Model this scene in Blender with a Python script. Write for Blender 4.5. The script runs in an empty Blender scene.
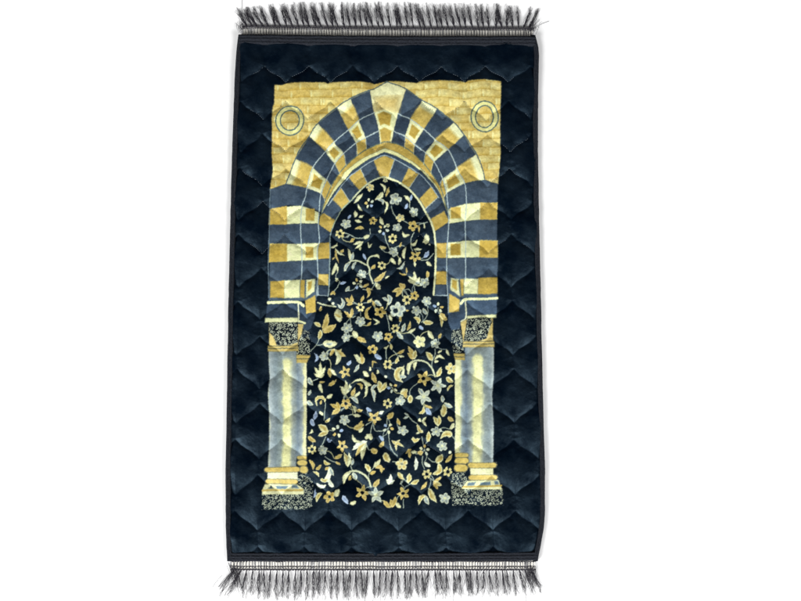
import bpy, math, random
import numpy as np

# ------------------------------------------------------------------ camera
W_PX, H_PX = 801.0, 601.0
DIST, TILT = 2.6, math.radians(7.1)          # camera looks down, a little from the near end of the rug
SPAN = 1.68                                  # metres across the picture at the rug's middle
LENS = 36.0 * DIST / SPAN
sc = bpy.context.scene
cam_d = bpy.data.cameras.new("camera")
cam_d.lens = LENS
cam_d.sensor_width = 36.0
cam_d.clip_start, cam_d.clip_end = 0.05, 60
cam = bpy.data.objects.new("camera", cam_d)
sc.collection.objects.link(cam)
cam.location = (0, -DIST * math.sin(TILT), DIST * math.cos(TILT))
cam.rotation_euler = (TILT, 0, 0)
sc.camera = cam
sc.render.resolution_x, sc.render.resolution_y = 1024, 768

# ------------------------------------------------------------------ light
w = bpy.data.worlds.new("World")
sc.world = w
w.use_nodes = True
w.node_tree.nodes["Background"].inputs[0].default_value = (1, 1, 1, 1)
w.node_tree.nodes["Background"].inputs[1].default_value = 0.13

def area(name, loc, target, sx, sy, power, col=(1, 1, 1)):
    d = bpy.data.lights.new(name, 'AREA')
    d.shape = 'RECTANGLE'
    d.size, d.size_y, d.energy, d.color = sx, sy, power, col
    o = bpy.data.objects.new(name, d)
    sc.collection.objects.link(o)
    o.location = loc
    v = [t - l for t, l in zip(target, loc)]
    import mathutils
    o.rotation_euler = mathutils.Vector(v).to_track_quat('-Z', 'Y').to_euler()
    return o

area("softbox", (-4.0, -4.0, 3.55), (0, 0.15, 0), 3.6, 2.6, 640)
area("softbox", (4.0, -4.0, 3.55), (0, 0.15, 0), 3.6, 2.6, 470)
sc.view_settings.view_transform = 'Standard'
sc.view_settings.look = 'None'
sc.view_settings.exposure = 0.0
sc.view_settings.gamma = 1.0

# ------------------------------------------------------------------ helpers
rng = np.random.default_rng(7)
random.seed(11)
KX = SPAN / DIST / W_PX
ct, st_ = math.cos(TILT), math.sin(TILT)
def px2w(px, py, z):
    """photo pixel -> point on the level plane at height z (arrays welcome)"""
    px = np.asarray(px, float); py = np.asarray(py, float); z = np.asarray(z, float)
    dx = (px - W_PX / 2) * KX
    dy = -(py - H_PX / 2) * KX
    wy = dy * ct + st_
    wz = dy * st_ - ct
    t = (z - cam.location.z) / wz
    return np.stack([dx * t, cam.location.y + wy * t, np.broadcast_to(z, dx.shape)], -1)
PXM = SPAN / W_PX                            # metres per photo pixel

def lin(c):
    c = np.asarray(c, float) / 255.0
    return np.where(c <= 0.04045, c / 12.92, ((c + 0.055) / 1.055) ** 2.4)

def vnoise(x, y, scale, seed):
    r = np.random.default_rng(seed).random((128, 128))
    x = np.asarray(x) / scale; y = np.asarray(y) / scale
    xi = np.floor(x).astype(int); yi = np.floor(y).astype(int)
    fx = x - xi; fy = y - yi
    fx = fx * fx * (3 - 2 * fx); fy = fy * fy * (3 - 2 * fy)
    a = r[yi % 128, xi % 128]; b = r[yi % 128, (xi + 1) % 128]
    c = r[(yi + 1) % 128, xi % 128]; d = r[(yi + 1) % 128, (xi + 1) % 128]
    return (a * (1 - fx) + b * fx) * (1 - fy) + (c * (1 - fx) + d * fx) * fy - 0.5

# ------------------------------------------------------------------ the printed pattern, drawn into an array
X0, Y0, X1, Y1, CS = 254.0, 74.0, 512.0, 516.0, 0.25
CW, CH = int((X1 - X0) / CS), int((Y1 - Y0) / CS)
NAVY = np.array([3, 12, 24.0])
canvas = np.empty((CH, CW, 3), np.float32); canvas[:] = NAVY
ISPRINT = np.zeros((CH, CW), np.float32)

def box(xa, ya, xb, yb):
    i0 = max(0, int((xa - X0) / CS)); i1 = min(CW, int((xb - X0) / CS) + 2)
    j0 = max(0, int((ya - Y0) / CS)); j1 = min(CH, int((yb - Y0) / CS) + 2)
    xs = X0 + (np.arange(i0, i1) + .5) * CS
    ys = Y0 + (np.arange(j0, j1) + .5) * CS
    X, Y = np.meshgrid(xs.astype(np.float32), ys.astype(np.float32))
    return (slice(j0, j1), slice(i0, i1)), X, Y

def paint(sl, cov, col, mark=True):
    c = canvas[sl]
    col = np.asarray(col, np.float32)
    canvas[sl] = c + (col - c) * cov[..., None]
    if mark:
        ISPRINT[sl] = np.maximum(ISPRINT[sl], cov)

def poly_sd(pts, X, Y):
    d2 = np.full(X.shape, 1e9, np.float32); ins = np.zeros(X.shape, bool)
    n = len(pts)
    for k in range(n):
        ax, ay = pts[k]; bx, by = pts[(k + 1) % n]
        ex, ey = bx - ax, by - ay
        L = ex * ex + ey * ey + 1e-9
        t = np.clip(((X - ax) * ex + (Y - ay) * ey) / L, 0, 1)
        d2 = np.minimum(d2, (X - ax - t * ex) ** 2 + (Y - ay - t * ey) ** 2)
        if ay != by:
            c = ((ay > Y) != (by > Y)) & (X < ex * (Y - ay) / ey + ax)
            ins ^= c
    d = np.sqrt(d2)
    return np.where(ins, -d, d)

def poly(pts, col, soft=1.3, fill=None, mark=True):
    xs = [p[0] for p in pts]; ys = [p[1] for p in pts]
    sl, X, Y = box(min(xs) - 1.5, min(ys) - 1.5, max(xs) + 1.5, max(ys) + 1.5)
    cov = np.clip(0.5 - poly_sd(pts, X, Y) / soft, 0, 1)
    paint(sl, cov, fill(X, Y) if fill else col, mark)

def rect(xa, ya, xb, yb, col, **k):
    poly([(xa, ya), (xb, ya), (xb, yb), (xa, yb)], col, **k)

def smooth_line(pts, n=7):
    if len(pts) < 3: 
        a, b = np.array(pts[0], float), np.array(pts[-1], float)
        return np.array([a + (b - a) * t for t in np.linspace(0, 1, 7)])
    p = [np.array(q, float) for q in pts]
    p = [2 * p[0] - p[1]] + p + [2 * p[-1] - p[-2]]
    out = []
    for k in range(1, len(p) - 2):
        for t in np.linspace(0, 1, n, endpoint=False):
            out.append(0.5 * (2 * p[k] + (p[k+1] - p[k-1]) * t + (2*p[k-1] - 5*p[k] + 4*p[k+1] - p[k+2]) * t*t
                              + (3*p[k] - p[k-1] - 3*p[k+1] + p[k+2]) * t**3))
    out.append(p[-2])
    return np.array(out)

def stroke_sd(line, rad, X, Y):
    best = np.full(X.shape, 1e9, np.float32); side = np.zeros(X.shape, np.float32)
    for k in range(len(line) - 1):
        (ax, ay), (bx, by) = line[k], line[k + 1]
        ex, ey = bx - ax, by - ay
        L = ex * ex + ey * ey + 1e-9
        t = np.clip(((X - ax) * ex + (Y - ay) * ey) / L, 0, 1)
        dx, dy = X - ax - t * ex, Y - ay - t * ey
        d = np.sqrt(dx * dx + dy * dy) - (rad[k] * (1 - t) + rad[k + 1] * t)
        up = d < best
        best = np.where(up, d, best)
        side = np.where(up, np.sign(ex * dy - ey * dx) * np.sqrt(dx * dx + dy * dy), side)
    return best, side

def line(pts, width, col, soft=0.7, alpha=1.0, mark=True):
    L = smooth_line(pts)
    xs, ys = L[:, 0], L[:, 1]
    sl, X, Y = box(xs.min() - width - 1, ys.min() - width - 1, xs.max() + width + 1, ys.max() + width + 1)
    d, _ = stroke_sd(L, np.full(len(L), width / 2), X, Y)
    paint(sl, np.clip(0.5 - d / soft, 0, 1) * alpha, col, mark)

CREAM = (248, 243, 190); PALE = (240, 236, 205); GOLD = (203, 169, 84); GOLD2 = (222, 194, 118)
STONE = (65, 77, 95); STONE2 = (52, 64, 83); SLATE = (84, 100, 114); LIGHT = (196, 208, 214)
GREY = (140, 152, 158); BLUE = (112, 132, 152); LILAC = (172, 188, 226)

def tone(col, amp=9, sc_=3.0, seed=1):
    col = np.array(col, float)
    def f(X, Y):
        n = vnoise(X, Y, sc_, seed) * amp * 1.3 + vnoise(X, Y, sc_ * 4, seed + 50) * amp * 1.5
        return col + n[..., None]
    return f

def gradx(stops, amp=8, seed=3):
    xs = [s[0] for s in stops]; cs = np.array([s[1] for s in stops], float)
    def f(X, Y):
        n = vnoise(X, Y * .35, 2.2, seed) * 1.6 + vnoise(X, Y, 6, seed + 1) * 1.5
        Xw = X + n
        c = np.stack([np.interp(Xw, xs, cs[:, k]) for k in range(3)], -1)
        c = c + np.array([1.0, -1.2, .5])
        return c + (vnoise(X, Y, 5, seed + 2) * amp * 2)[..., None]
    return f

# ---- brick spandrels
OUT_L = [(386.3, 82.1), (370, 90), (350.6, 99.4), (336.5, 107.7), (318, 124), (308.8, 136.5), (302, 146), (295.6, 159), (290.5, 171), (286.5, 184)]
OUT_R = [(386.3, 82.1), (405.6, 89.6), (421.6, 99.7), (437.3, 109), (453.7, 123), (464, 135.6), (470.6, 145), (475.8, 154.5), (480.8, 166), (485, 179.5)]
def bricks(X, Y):
    yy = Y + vnoise(X, Y, 22, 91) * 3.0
    row = np.floor((yy - 82.3) / 8.05)
    fy = (yy - 82.3) / 8.05 - row
    off = np.mod(row * 0.53 + vnoise(row * 7.3, row * 3.1, 1.0, 5) * .5, 1.0) * 23
    u = (X + off) / 21.5
    u = u + vnoise(row * 5 + 3, np.floor(u) * 9 + row, 1.0, 17) * .22
    colu = np.floor(u); fx = u - colu
    h = vnoise(colu * 3.7 + row * 11.1, row * 5.3 + colu, 1.0, 23)
    base = np.array([222, 192, 116.0]) + (h * 26)[..., None] * np.array([.7, 1, 1.25])
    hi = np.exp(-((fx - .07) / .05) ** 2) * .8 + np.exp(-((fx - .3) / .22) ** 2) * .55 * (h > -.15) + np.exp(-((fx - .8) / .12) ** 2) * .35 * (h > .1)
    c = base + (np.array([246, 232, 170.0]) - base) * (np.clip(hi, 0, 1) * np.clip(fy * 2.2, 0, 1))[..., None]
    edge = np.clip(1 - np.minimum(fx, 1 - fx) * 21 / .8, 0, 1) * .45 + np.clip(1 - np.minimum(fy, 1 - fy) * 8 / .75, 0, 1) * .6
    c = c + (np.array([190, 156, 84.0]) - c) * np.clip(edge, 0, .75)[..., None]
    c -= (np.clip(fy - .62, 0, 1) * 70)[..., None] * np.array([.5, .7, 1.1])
    return c + (vnoise(X, Y, 1.6, 77) * 12)[..., None]
TOP = [(274, 85), (282.5, 85.2), (284.5, 83.8), (305, 82.9), (325, 82.2), (327.5, 83.4), (330, 82), (370, 82.2), (373.5, 83.3), (386, 81.6),
       (400, 82.2), (417, 83.3), (420, 81.4), (440, 80.8), (463, 81.4), (465.5, 82.6), (468, 80.6), (485, 79.9), (501, 81)]
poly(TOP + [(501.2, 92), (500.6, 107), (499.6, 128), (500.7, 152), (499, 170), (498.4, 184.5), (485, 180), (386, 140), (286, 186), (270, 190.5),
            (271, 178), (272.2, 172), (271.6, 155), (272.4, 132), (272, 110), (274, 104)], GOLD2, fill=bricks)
for (cx, cy, rx, ry, ix, iy) in ((290, 121, 13.8, 14.6, 9.3, 10.0), (484.4, 117, 13.6, 15, 8.9, 10.8)):
    a = np.linspace(0, 2 * np.pi, 33)[:-1]
    ring = [(cx + rx * math.cos(t), cy + ry * math.sin(t)) for t in a]
    inr = [(cx + ix * math.cos(t), cy + iy * math.sin(t)) for t in a]
    poly(ring, CREAM, fill=tone((240, 228, 158), 10, 4, 8)); poly(inr, GOLD2, fill=bricks)
    line(ring + ring[:1], 1.15, (88, 106, 106)); line(inr + inr[:1], 1.2, (92, 108, 106))

# ---- voussoirs of the outer arch: joints given at outer arc / line 1 / line 2 / moulding
JL = [[(370, 90.6), (375, 113), (378.7, 131), (380, 143.5)], [(350.6, 100), (358.7, 120.8), (365, 137.5), (366, 149)],
      [(337, 108), (349, 130.3), (355.8, 143), (357, 156)], [(318, 124), (334, 142.8), (343.7, 153.7), (346.5, 166)],
      [(309, 136), (325.4, 151), (335, 164), (340, 174)], [(295.6, 159), (313, 168.3), (326, 179.5), (331.5, 188)],
      [(286.5, 184), (307, 187.5), (321, 194), (325, 202)]]
JR = [[(405.6, 90), (397.5, 113.7), (393, 130.8), (391, 143)], [(422, 100), (411, 119.6), (405.6, 136), (404.5, 149)],
      [(437.2, 109), (423.8, 129.6), (415, 144), (413.5, 155)], [(453.7, 123), (435.6, 139.6), (426, 153), (423, 165)],
      [(464, 135.6), (448, 149.5), (434, 162.7), (430.5, 174)], [(475.6, 155), (457, 168.5), (442.3, 180), (439, 187)],
      [(485, 179.7), (464, 184), (445.6, 194), (443, 201)]]
def band(ja, jb, kind, mirror):
    if kind == 's':
        for q in range(3):
            poly([ja[q], ja[q+1], jb[q+1], jb[q]], STONE, fill=tone((STONE, (60, 72, 90), (63, 75, 93))[q], 8, 4, 5 + q))
    else:
        m = lambda p, q_, t: (p[0] + (q_[0] - p[0]) * t, p[1] + (q_[1] - p[1]) * t)
        poly([ja[0], ja[1], jb[1], jb[0]], CREAM, fill=tone((244, 238, 192), 8, 4, 9))
        # gold part nearer the intrados of the outer segment, fading to cream
        for t, al in ((.30, .3), (.40, .45), (.5, .6)):
            poly([m(ja[0], ja[1], t), ja[1], jb[1], m(jb[0], jb[1], t)], GOLD, fill=tone((214, 180, 96), 10, 3, 12), soft=4)
        poly([ja[1], ja[2], jb[2], jb[1]], CREAM, fill=tone(CREAM, 6, 4, 10))
        c = [ja[1], jb[1], jb[2], ja[2]]
        cx = sum(p[0] for p in c) / 4; cy = sum(p[1] for p in c) / 4
        poly([m((cx, cy), p, .62) for p in c], GOLD, fill=tone((196, 160, 72), 9, 3, 13))
        poly([ja[2], ja[3], jb[3], jb[2]], GOLD, fill=tone((204, 170, 88), 9, 3, 14))
for J, mir in ((JL, 0), (JR, 1)):
    for k in range(6):
        band(J[k], J[k + 1], 's' if k % 2 == 0 else 'g', mir)
# keystone
poly([(386.3, 82.1), (370, 90.6), (375, 113), (384, 109.5), (397.5, 113.7), (405.6, 90)], CREAM, fill=tone((240, 230, 184), 8, 4, 21))
poly([(376, 97), (400, 97), (397, 112), (384.5, 110), (375, 112)], GOLD2, fill=tone((216, 186, 116), 8, 3, 22), soft=9)
poly([(375, 113), (384, 109.5), (397.5, 113.7), (393, 131), (390.6, 143), (380, 143), (378.7, 131)], CREAM, fill=tone(CREAM, 6, 3, 23))
poly([(377.5, 115), (384, 111.8), (391.5, 114.8), (389.5, 126.5), (384, 124.5), (379.8, 126.5)], GOLD, fill=tone((196, 160, 74), 8, 3, 24))
poly([(379.6, 130.5), (384, 127.8), (391.5, 130.8), (389.5, 142), (381, 142.5)], GOLD, fill=tone((206, 172, 92), 8, 3, 25))
# springers that flare outwards (left and right), stone
poly([(270, 190.2), (286.5, 184), (307, 187.5), (321, 194), (325.5, 201), (320.5, 212.5), (312.5, 208.5), (301, 206), (289, 205.3), (271.3, 208.3)], STONE, fill=tone(STONE, 9, 4, 31))
poly([(498.3, 184.3), (485, 179.7), (477, 180.3), (464, 184), (445.6, 194), (443, 201), (449, 209.3), (465.6, 204.2), (480, 202), (497.6, 202.6)], STONE, fill=tone(STONE, 9, 4, 32))
# courses of the jambs
LROWS = [('g', 208.3, 225.4, 205.6, 224.2, 212.0, 224), ('s', 225.4, 244, 224.2, 243.6, 224, 243), ('g', 244, 262.5, 243.6, 261, 243, 260), ('s', 262.5, 281.2, 261, 279.5, 260, 279)]
for (k, a0, a1, b0, b1, c0, c1) in LROWS:
    P = [(270, a0), (301.5, b0), (319, c0), (319, c1), (301.5, b1), (269, a1)]
    if k == 's':
        poly(P, STONE, fill=tone(STONE, 9, 4, int(a0)))
    else:
        poly(P, CREAM, fill=tone(CREAM, 6, 4, int(a0)))
        poly([(270, a0), (287, a0 - 2.2 if a0 < 220 else a0), (287, a1 - .6), (269, a1)], GOLD, fill=tone((208, 172, 84), 9, 3, int(a0) + 3))
        rect(306, b0 + 3, 315 if a0 < 220 else 314, b1 - 3.2, GOLD, fill=tone((200, 164, 78), 9, 3, 41))
RROWS = [('g', 202.6, 220, 204.2, 221, 209.3, 224), ('s', 220, 241, 221, 240.6, 224, 243), ('g', 241, 258, 240.6, 258.5, 243, 259), ('s', 258, 277, 258.5, 278, 259, 279)]
for (k, a0, a1, b0, b1, c0, c1) in RROWS:
    P = [(497.6, a0), (480, a0 - .3), (465.3, b0), (447.5, c0), (447.5, c1), (465.3, b1), (497, a1)]
    if k == 's':
        poly(P, STONE, fill=tone(STONE, 9, 4, int(a0)))
    else:
        poly(P, CREAM, fill=tone(CREAM, 6, 4, int(a0)))
        poly([(497.6, a0), (480, a0 - .3), (479.5, a1), (497, a1)], GOLD, fill=tone((208, 172, 84), 9, 3, int(a0) + 3))
        rect(450.5, b0 + 3.2, 460.5, b1 - 2.5, GOLD, fill=tone((200, 164, 78), 9, 3, 42))

# ---- gold moulding over the inner arch
MOUT = [(321, 215), (324.5, 203), (331, 186.5), (339.5, 173.5), (352.5, 160), (366, 149.3), (376, 144.4), (386, 141.3), (400, 145.8), (411, 152), (421, 161), (430.5, 172.8), (438, 183.5), (443, 196), (449, 217)]
MCRM = [(321, 215), (326, 204), (333, 190), (345, 172.5), (359, 160.8), (373, 153), (384, 147.8), (396, 152.8), (415, 163.8), (427.5, 174.8), (436.5, 187), (442.5, 199), (449, 217)]
MSLT = [(321, 215), (326.5, 205.5), (334, 193), (346.5, 178), (354, 170), (371, 158.2), (384, 152.2), (396, 157), (410, 164), (421, 171.5), (432.5, 184), (440, 194.5), (449, 217)]
MBOT = [(321, 216), (328, 206), (336, 194.5), (343.5, 183.5), (352, 175), (374, 160), (384, 155.8), (396, 160.8), (417.5, 173), (427.5, 183), (438.5, 198), (449, 219)]
FIELD_TOP = [(333, 229), (337, 219), (342, 209), (353, 198), (366, 185.6), (374, 180.5), (383, 177), (391, 179), (400, 183.2), (412, 193.2), (421, 204.2), (428, 216.2), (433, 229)]
# inner voussoirs first: stone ground, then gold blocks
poly(MBOT + FIELD_TOP[::-1], STONE, fill=tone(STONE, 8, 4, 55))
GV = [[(373.5, 160), (384, 155.8), (394.2, 160), (388.2, 178), (380.5, 177.8)],
      [(349, 177.5), (361, 168.3), (367.5, 183.6), (359.5, 190)], [(331, 199), (341, 189), (349.5, 201), (341.5, 208.5)],
      [(320.5, 215), (323.5, 213), (335.5, 220.5), (331.5, 233.5), (319.5, 225.5)],
      [(408, 168), (418.5, 174), (409, 188.5), (401, 183.5)], [(430.5, 187.5), (438, 197), (426, 209), (419.5, 199.5)],
      [(444, 211), (449, 222), (434.5, 231.5), (430.5, 219)]]
for i, g in enumerate(GV):
    poly(g, GOLD, fill=tone((206, 172, 90), 9, 3, 60 + i))
for a, b in (((394.2, 160), (388.2, 178)), ((418.5, 174), (409, 188.5)), ((361, 168.3), (367.5, 183.6)), ((341, 189), (349.5, 201)), ((438, 197), (426, 209))):
    line([a, b], .7, LIGHT, alpha=.8)
poly(MOUT + MCRM[::-1], GOLD, fill=tone((202, 168, 86), 9, 3, 71))
poly(MCRM + MSLT[::-1], CREAM, fill=tone((246, 237, 176), 6, 3, 72))
poly(MSLT + MBOT[::-1], SLATE, fill=tone((62, 76, 96), 6, 3, 73))
line(MOUT, .9, (104, 118, 108)); line(MBOT[1:-1], .9, LIGHT, alpha=.85)
# strips beside the niche
poly([(319, 224.5), (331.5, 233), (330.3, 243), (319, 243)], STONE, fill=tone(STONE2, 8, 4, 81))
rect(319, 243, 330.3, 259.5, GOLD, fill=tone((206, 170, 84), 9, 3, 82)); rect(318, 259.5, 330, 274, STONE, fill=tone(STONE, 8, 4, 83))
rect(318.3, 274, 329, 285.5, GOLD, fill=tone((212, 180, 98), 9, 3, 84)); rect(318.5, 285.5, 328.5, 295.8, STONE, fill=tone(STONE, 8, 4, 85))
poly([(448, 222), (434.5, 231.5), (435.6, 243.3), (447.5, 243)], STONE, fill=tone(STONE, 8, 4, 86))
rect(436.5, 243.3, 447, 258.6, GOLD, fill=tone((206, 170, 84), 9, 3, 87)); rect(436, 258.6, 446.6, 271.5, STONE, fill=tone(STONE, 8, 4, 88))
rect(436, 271.5, 446.7, 285, GOLD, fill=tone((206, 170, 84), 9, 3, 89)); rect(435.5, 285, 446.8, 295.8, STONE, fill=tone(STONE, 8, 4, 90))
# course 5 and the imposts
rect(268.5, 280, 318, 301, SLATE, fill=tone((80, 94, 112), 8, 4, 95))
poly([(270, 281.3), (284.3, 280.5), (284.3, 297.8), (270, 298.3)], GOLD, fill=tone((208, 172, 84), 9, 3, 96)); poly([(284.3, 280.6), (300, 280), (300, 297.5), (284.3, 297.8)], CREAM, fill=tone(CREAM, 6, 4, 97))
poly([(300.6, 280), (305, 280.5), (305, 298.8), (300.6, 297)], GOLD); poly([(306.6, 280.3), (315.6, 279), (315.2, 292), (306.6, 298.3)], CREAM)
poly([(308.2, 282.3), (312.6, 281.2), (312, 289), (308.2, 292)], GOLD); poly([(305.7, 301), (316, 296), (316, 312), (306.2, 314)], GOLD, fill=tone((212, 178, 92), 9, 3, 98))
poly([(267.5, 301), (299, 301), (305, 304), (306, 314), (316, 312), (314.5, 320), (311, 329), (306, 331), (299, 325), (299, 318), (265.5, 318)], STONE, fill=tone(STONE2, 9, 4, 99))
line([(268, 303), (284, 302), (298, 302), (304, 306)], 2.6, CREAM); line([(298.6, 304), (299, 322)], 1.4, PALE)
poly([(265, 318), (298.3, 317.6), (298.3, 322.4), (265, 322.2)], CREAM); line([(299.5, 321), (305, 323)], 2, CREAM)
rect(448, 277.5, 497.2, 298, SLATE, fill=tone((80, 94, 112), 8, 4, 101))
rect(478, 277.2, 497.2, 294, GOLD, fill=tone((208, 172, 84), 9, 3, 102)); rect(464, 278.3, 478, 294, CREAM, fill=tone(CREAM, 6, 4, 103))
poly([(459.6, 279), (463.6, 279), (463.6, 295.5), (461.5, 296.5)], GOLD); poly([(450.6, 278), (458, 279), (460, 297), (450.6, 290)], CREAM)
poly([(452, 279.6), (456.5, 280.6), (457, 291), (452, 287.6)], GOLD)
poly([(448, 290), (461, 299), (465, 297), (497, 296.5), (496.8, 314.5), (467, 315), (466, 321), (461, 324), (459, 330), (452, 331), (448, 322)], STONE, fill=tone((70, 85, 108), 9, 4, 104))
poly([(449.5, 294), (460, 300.2), (459, 311), (449, 312.6)], GOLD, fill=tone((212, 178, 92), 9, 3, 105))
line([(461, 303.5), (465.5, 299.5), (480, 298.9), (497, 298.6)], 2.4, CREAM); line([(465.6, 301), (465.8, 317), (461, 321.5)], 1.5, PALE)
poly([(467, 315.8), (480, 314.8), (496.5, 314.2), (496, 317.5), (482, 318.2), (467, 319)], CREAM)
# light joint lines
L1L = [(375, 113), (359, 120.8), (349, 130.4), (334, 143), (325.3, 151.5), (313, 168.6), (307, 187.5), (305.4, 197), (302, 207), (301, 224), (301.4, 244), (302, 262), (301, 280)]
L1R = [(397.5, 113.7), (410.5, 119.4), (424, 129.8), (435.5, 139.8), (448, 149.8), (457, 168), (464, 184), (466, 203), (465, 221), (465.6, 244), (465.2, 262), (465, 279)]
L2L = [(378.5, 131.4), (365, 138), (356, 143), (344, 154), (334.5, 165), (326.6, 180), (321, 194), (319.7, 206), (319, 224), (320, 240), (318, 250), (318, 270), (317.5, 297)]
L2R = [(393.3, 131), (405, 136.6), (415, 145), (426, 153.6), (434.3, 163), (442, 178), (446, 193), (448, 212), (448.3, 226), (447, 249), (446.8, 274), (448, 296), (448.3, 313)]
for q in (L1L, L1R, L2L, L2R):
    line(q, 1.0, LIGHT, alpha=.9)
line(OUT_L, 1.0, (82, 100, 112)); line(OUT_R, 1.0, (82, 100, 112))
line([(270.2, 190), (269.6, 225), (268.3, 262), (268.6, 298)], 1.0, (120, 134, 146), alpha=.8)
line([(328, 296), (318.5, 296)], 1, LIGHT); line([(434, 296), (447.5, 296)], 1.2, LIGHT); line([(318.6, 286), (318.6, 296)], .9, LIGHT)
for j, J in enumerate((JL, JR)):                  # pale edges along the voussoir joints
    for k, q in enumerate(J):
        line([q[1], q[2], q[3]], .7, PALE, alpha=.6)

# ---- columns
def shaft(P, stops, seed):
    poly(P, GREY, fill=gradx(stops, 7, seed))
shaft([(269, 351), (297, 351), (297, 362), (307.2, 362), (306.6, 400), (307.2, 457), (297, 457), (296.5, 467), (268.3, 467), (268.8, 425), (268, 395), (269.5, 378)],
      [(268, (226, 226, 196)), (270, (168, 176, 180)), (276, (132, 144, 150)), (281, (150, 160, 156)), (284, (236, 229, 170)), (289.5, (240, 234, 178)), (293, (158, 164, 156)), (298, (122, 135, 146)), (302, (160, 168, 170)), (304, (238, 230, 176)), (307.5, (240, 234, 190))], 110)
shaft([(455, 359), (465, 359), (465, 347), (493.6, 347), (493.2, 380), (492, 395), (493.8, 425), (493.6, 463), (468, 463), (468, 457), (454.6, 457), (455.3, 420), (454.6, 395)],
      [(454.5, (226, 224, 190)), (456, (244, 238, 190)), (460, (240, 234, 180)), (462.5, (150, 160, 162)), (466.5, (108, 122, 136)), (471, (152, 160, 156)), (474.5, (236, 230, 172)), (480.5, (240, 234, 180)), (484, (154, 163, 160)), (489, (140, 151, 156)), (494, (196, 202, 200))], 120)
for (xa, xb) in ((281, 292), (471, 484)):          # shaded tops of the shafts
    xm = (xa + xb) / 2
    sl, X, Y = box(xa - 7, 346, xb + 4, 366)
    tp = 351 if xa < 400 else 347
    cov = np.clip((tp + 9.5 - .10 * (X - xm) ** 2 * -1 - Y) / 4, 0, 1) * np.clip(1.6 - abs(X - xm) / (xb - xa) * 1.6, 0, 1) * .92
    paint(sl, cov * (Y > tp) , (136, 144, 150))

def scroll(P, seed, lo=(9, 14, 24), hi=(226, 226, 200), pitch=3.6):
    """carved scrollwork: small hooks and rings packed on a dark ground, clipped to the outline P"""
    rr = random.Random(seed)
    xs = [p[0] for p in P]; ys = [p[1] for p in P]
    xa, xb, ya, yb = min(xs), max(xs), min(ys), max(ys)
    sl, X, Y = box(xa - 4, ya - 4, xb + 4, yb + 4)
    keep = canvas[sl].copy(); mk = ISPRINT[sl].copy()
    poly([(xa - 3, ya - 3), (xb + 3, ya - 3), (xb + 3, yb + 3), (xa - 3, yb + 3)], lo)
    row = 0; y = ya
    while y < yb + 1:
        x = xa + (row % 2) * pitch * .5
        while x < xb + 1:
            cx, cy = x + rr.uniform(-.6, .6), y + rr.uniform(-.6, .6)
            a = rr.uniform(0, 6.28); sw = rr.choice((3.4, 4.4, 5.6)) * rr.choice((-1, 1)); r0 = rr.uniform(1.05, 1.7)
            tone_ = rr.uniform(.72, 1.05)
            pts = [(cx + r0 * (1 - .45 * q) * math.cos(a + sw * q), cy + r0 * (1 - .45 * q) * math.sin(a + sw * q)) for q in (0, .25, .5, .75, 1)]
            line(pts, rr.uniform(.6, .85), tuple(min(255, c * tone_) for c in hi), soft=.6)
            x += pitch
        y += pitch * .86; row += 1
    out = np.clip(.5 - poly_sd(P, X, Y) / 1.2, 0, 1)[..., None]
    canvas[sl] = keep + (canvas[sl] - keep) * out
    ISPRINT[sl] = np.maximum(mk, out[..., 0])
# left capital
poly([(269, 323), (304, 324), (301, 340), (298, 346), (269, 346)], GOLD2, fill=tone((214, 186, 118), 9, 3, 130))
scroll([(269, 322.5), (298.5, 322.5), (298.6, 342), (287, 346), (277, 345), (273.5, 337), (269.3, 332)], 131)
scroll([(305, 330), (309.5, 332), (311, 355), (296, 355), (299, 340)], 132)
rect(268, 345.4, 298.6, 351.2, GOLD, fill=tone((206, 178, 108), 9, 2, 133)); line([(268, 348), (298, 348.2)], .8, (96, 96, 78)); line([(268, 345.4), (298, 345.8)], .7, (110, 105, 80))
rect(296.6, 355, 311, 363, GOLD, fill=tone((200, 172, 100), 9, 2, 134)); line([(297, 359), (311, 358.6)], .8, (90, 90, 76))
# right capital
poly([(460.5, 322.5), (466.5, 319), (493, 318), (493.6, 341), (463, 341)], GOLD2, fill=tone((214, 186, 118), 9, 3, 140))
scroll([(467, 319), (480, 317), (490, 317.5), (492.3, 321), (487, 338), (478, 341), (463.5, 342), (465.5, 330)], 141)
scroll([(452, 330), (460, 329), (463, 340), (464.5, 352.5), (453.3, 352.5), (451, 340)], 142)
rect(463, 341, 494.6, 347, GOLD, fill=tone((206, 178, 108), 9, 2, 143)); line([(463, 344), (494, 343.6)], .8, (96, 96, 78)); line([(463, 341.2), (494, 340.6)], .7, (110, 105, 80))
rect(452.5, 353, 465, 359.5, GOLD, fill=tone((200, 172, 100), 9, 2, 144)); line([(453, 356.6), (465, 356.4)], .8, (90, 90, 76))
# bases
def torus(xa, ya, xb, yb, col, seed):
    r = (yb - ya) / 2
    pts = [(xa + r, ya), (xb - r, ya), (xb - r * .3, ya + r * .4), (xb, ya + r), (xb - r * .3, yb - r * .4), (xb - r, yb), (xa + r, yb), (xa + r * .3, yb - r * .4), (xa, ya + r), (xa + r * .3, ya + r * .4)]
    poly(pts, col, fill=tone(col, 9, 3, seed)); line(pts + pts[:1], .6, (120, 116, 96), alpha=.8)
for (xa, ya, xb, yb) in ((297, 455.8, 308, 460), (297.3, 460, 307.8, 465.8), (299, 465.8, 308.6, 473.5)): torus(xa, ya, xb, yb, (220, 190, 112), 150)
for (xa, ya, xb, yb) in ((454, 453.2, 469, 457.6), (454, 457.8, 469, 464), (453.4, 464.4, 468, 471.6)): torus(xa, ya, xb, yb, (216, 186, 106), 151)
rect(268, 471, 297.5, 479.5, PALE, fill=tone((240, 234, 204), 6, 4, 152)); torus(264.4, 466.8, 300, 471.9, (218, 186, 106), 153); torus(265.4, 478.8, 297.5, 483.8, (220, 190, 112), 154)
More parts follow.
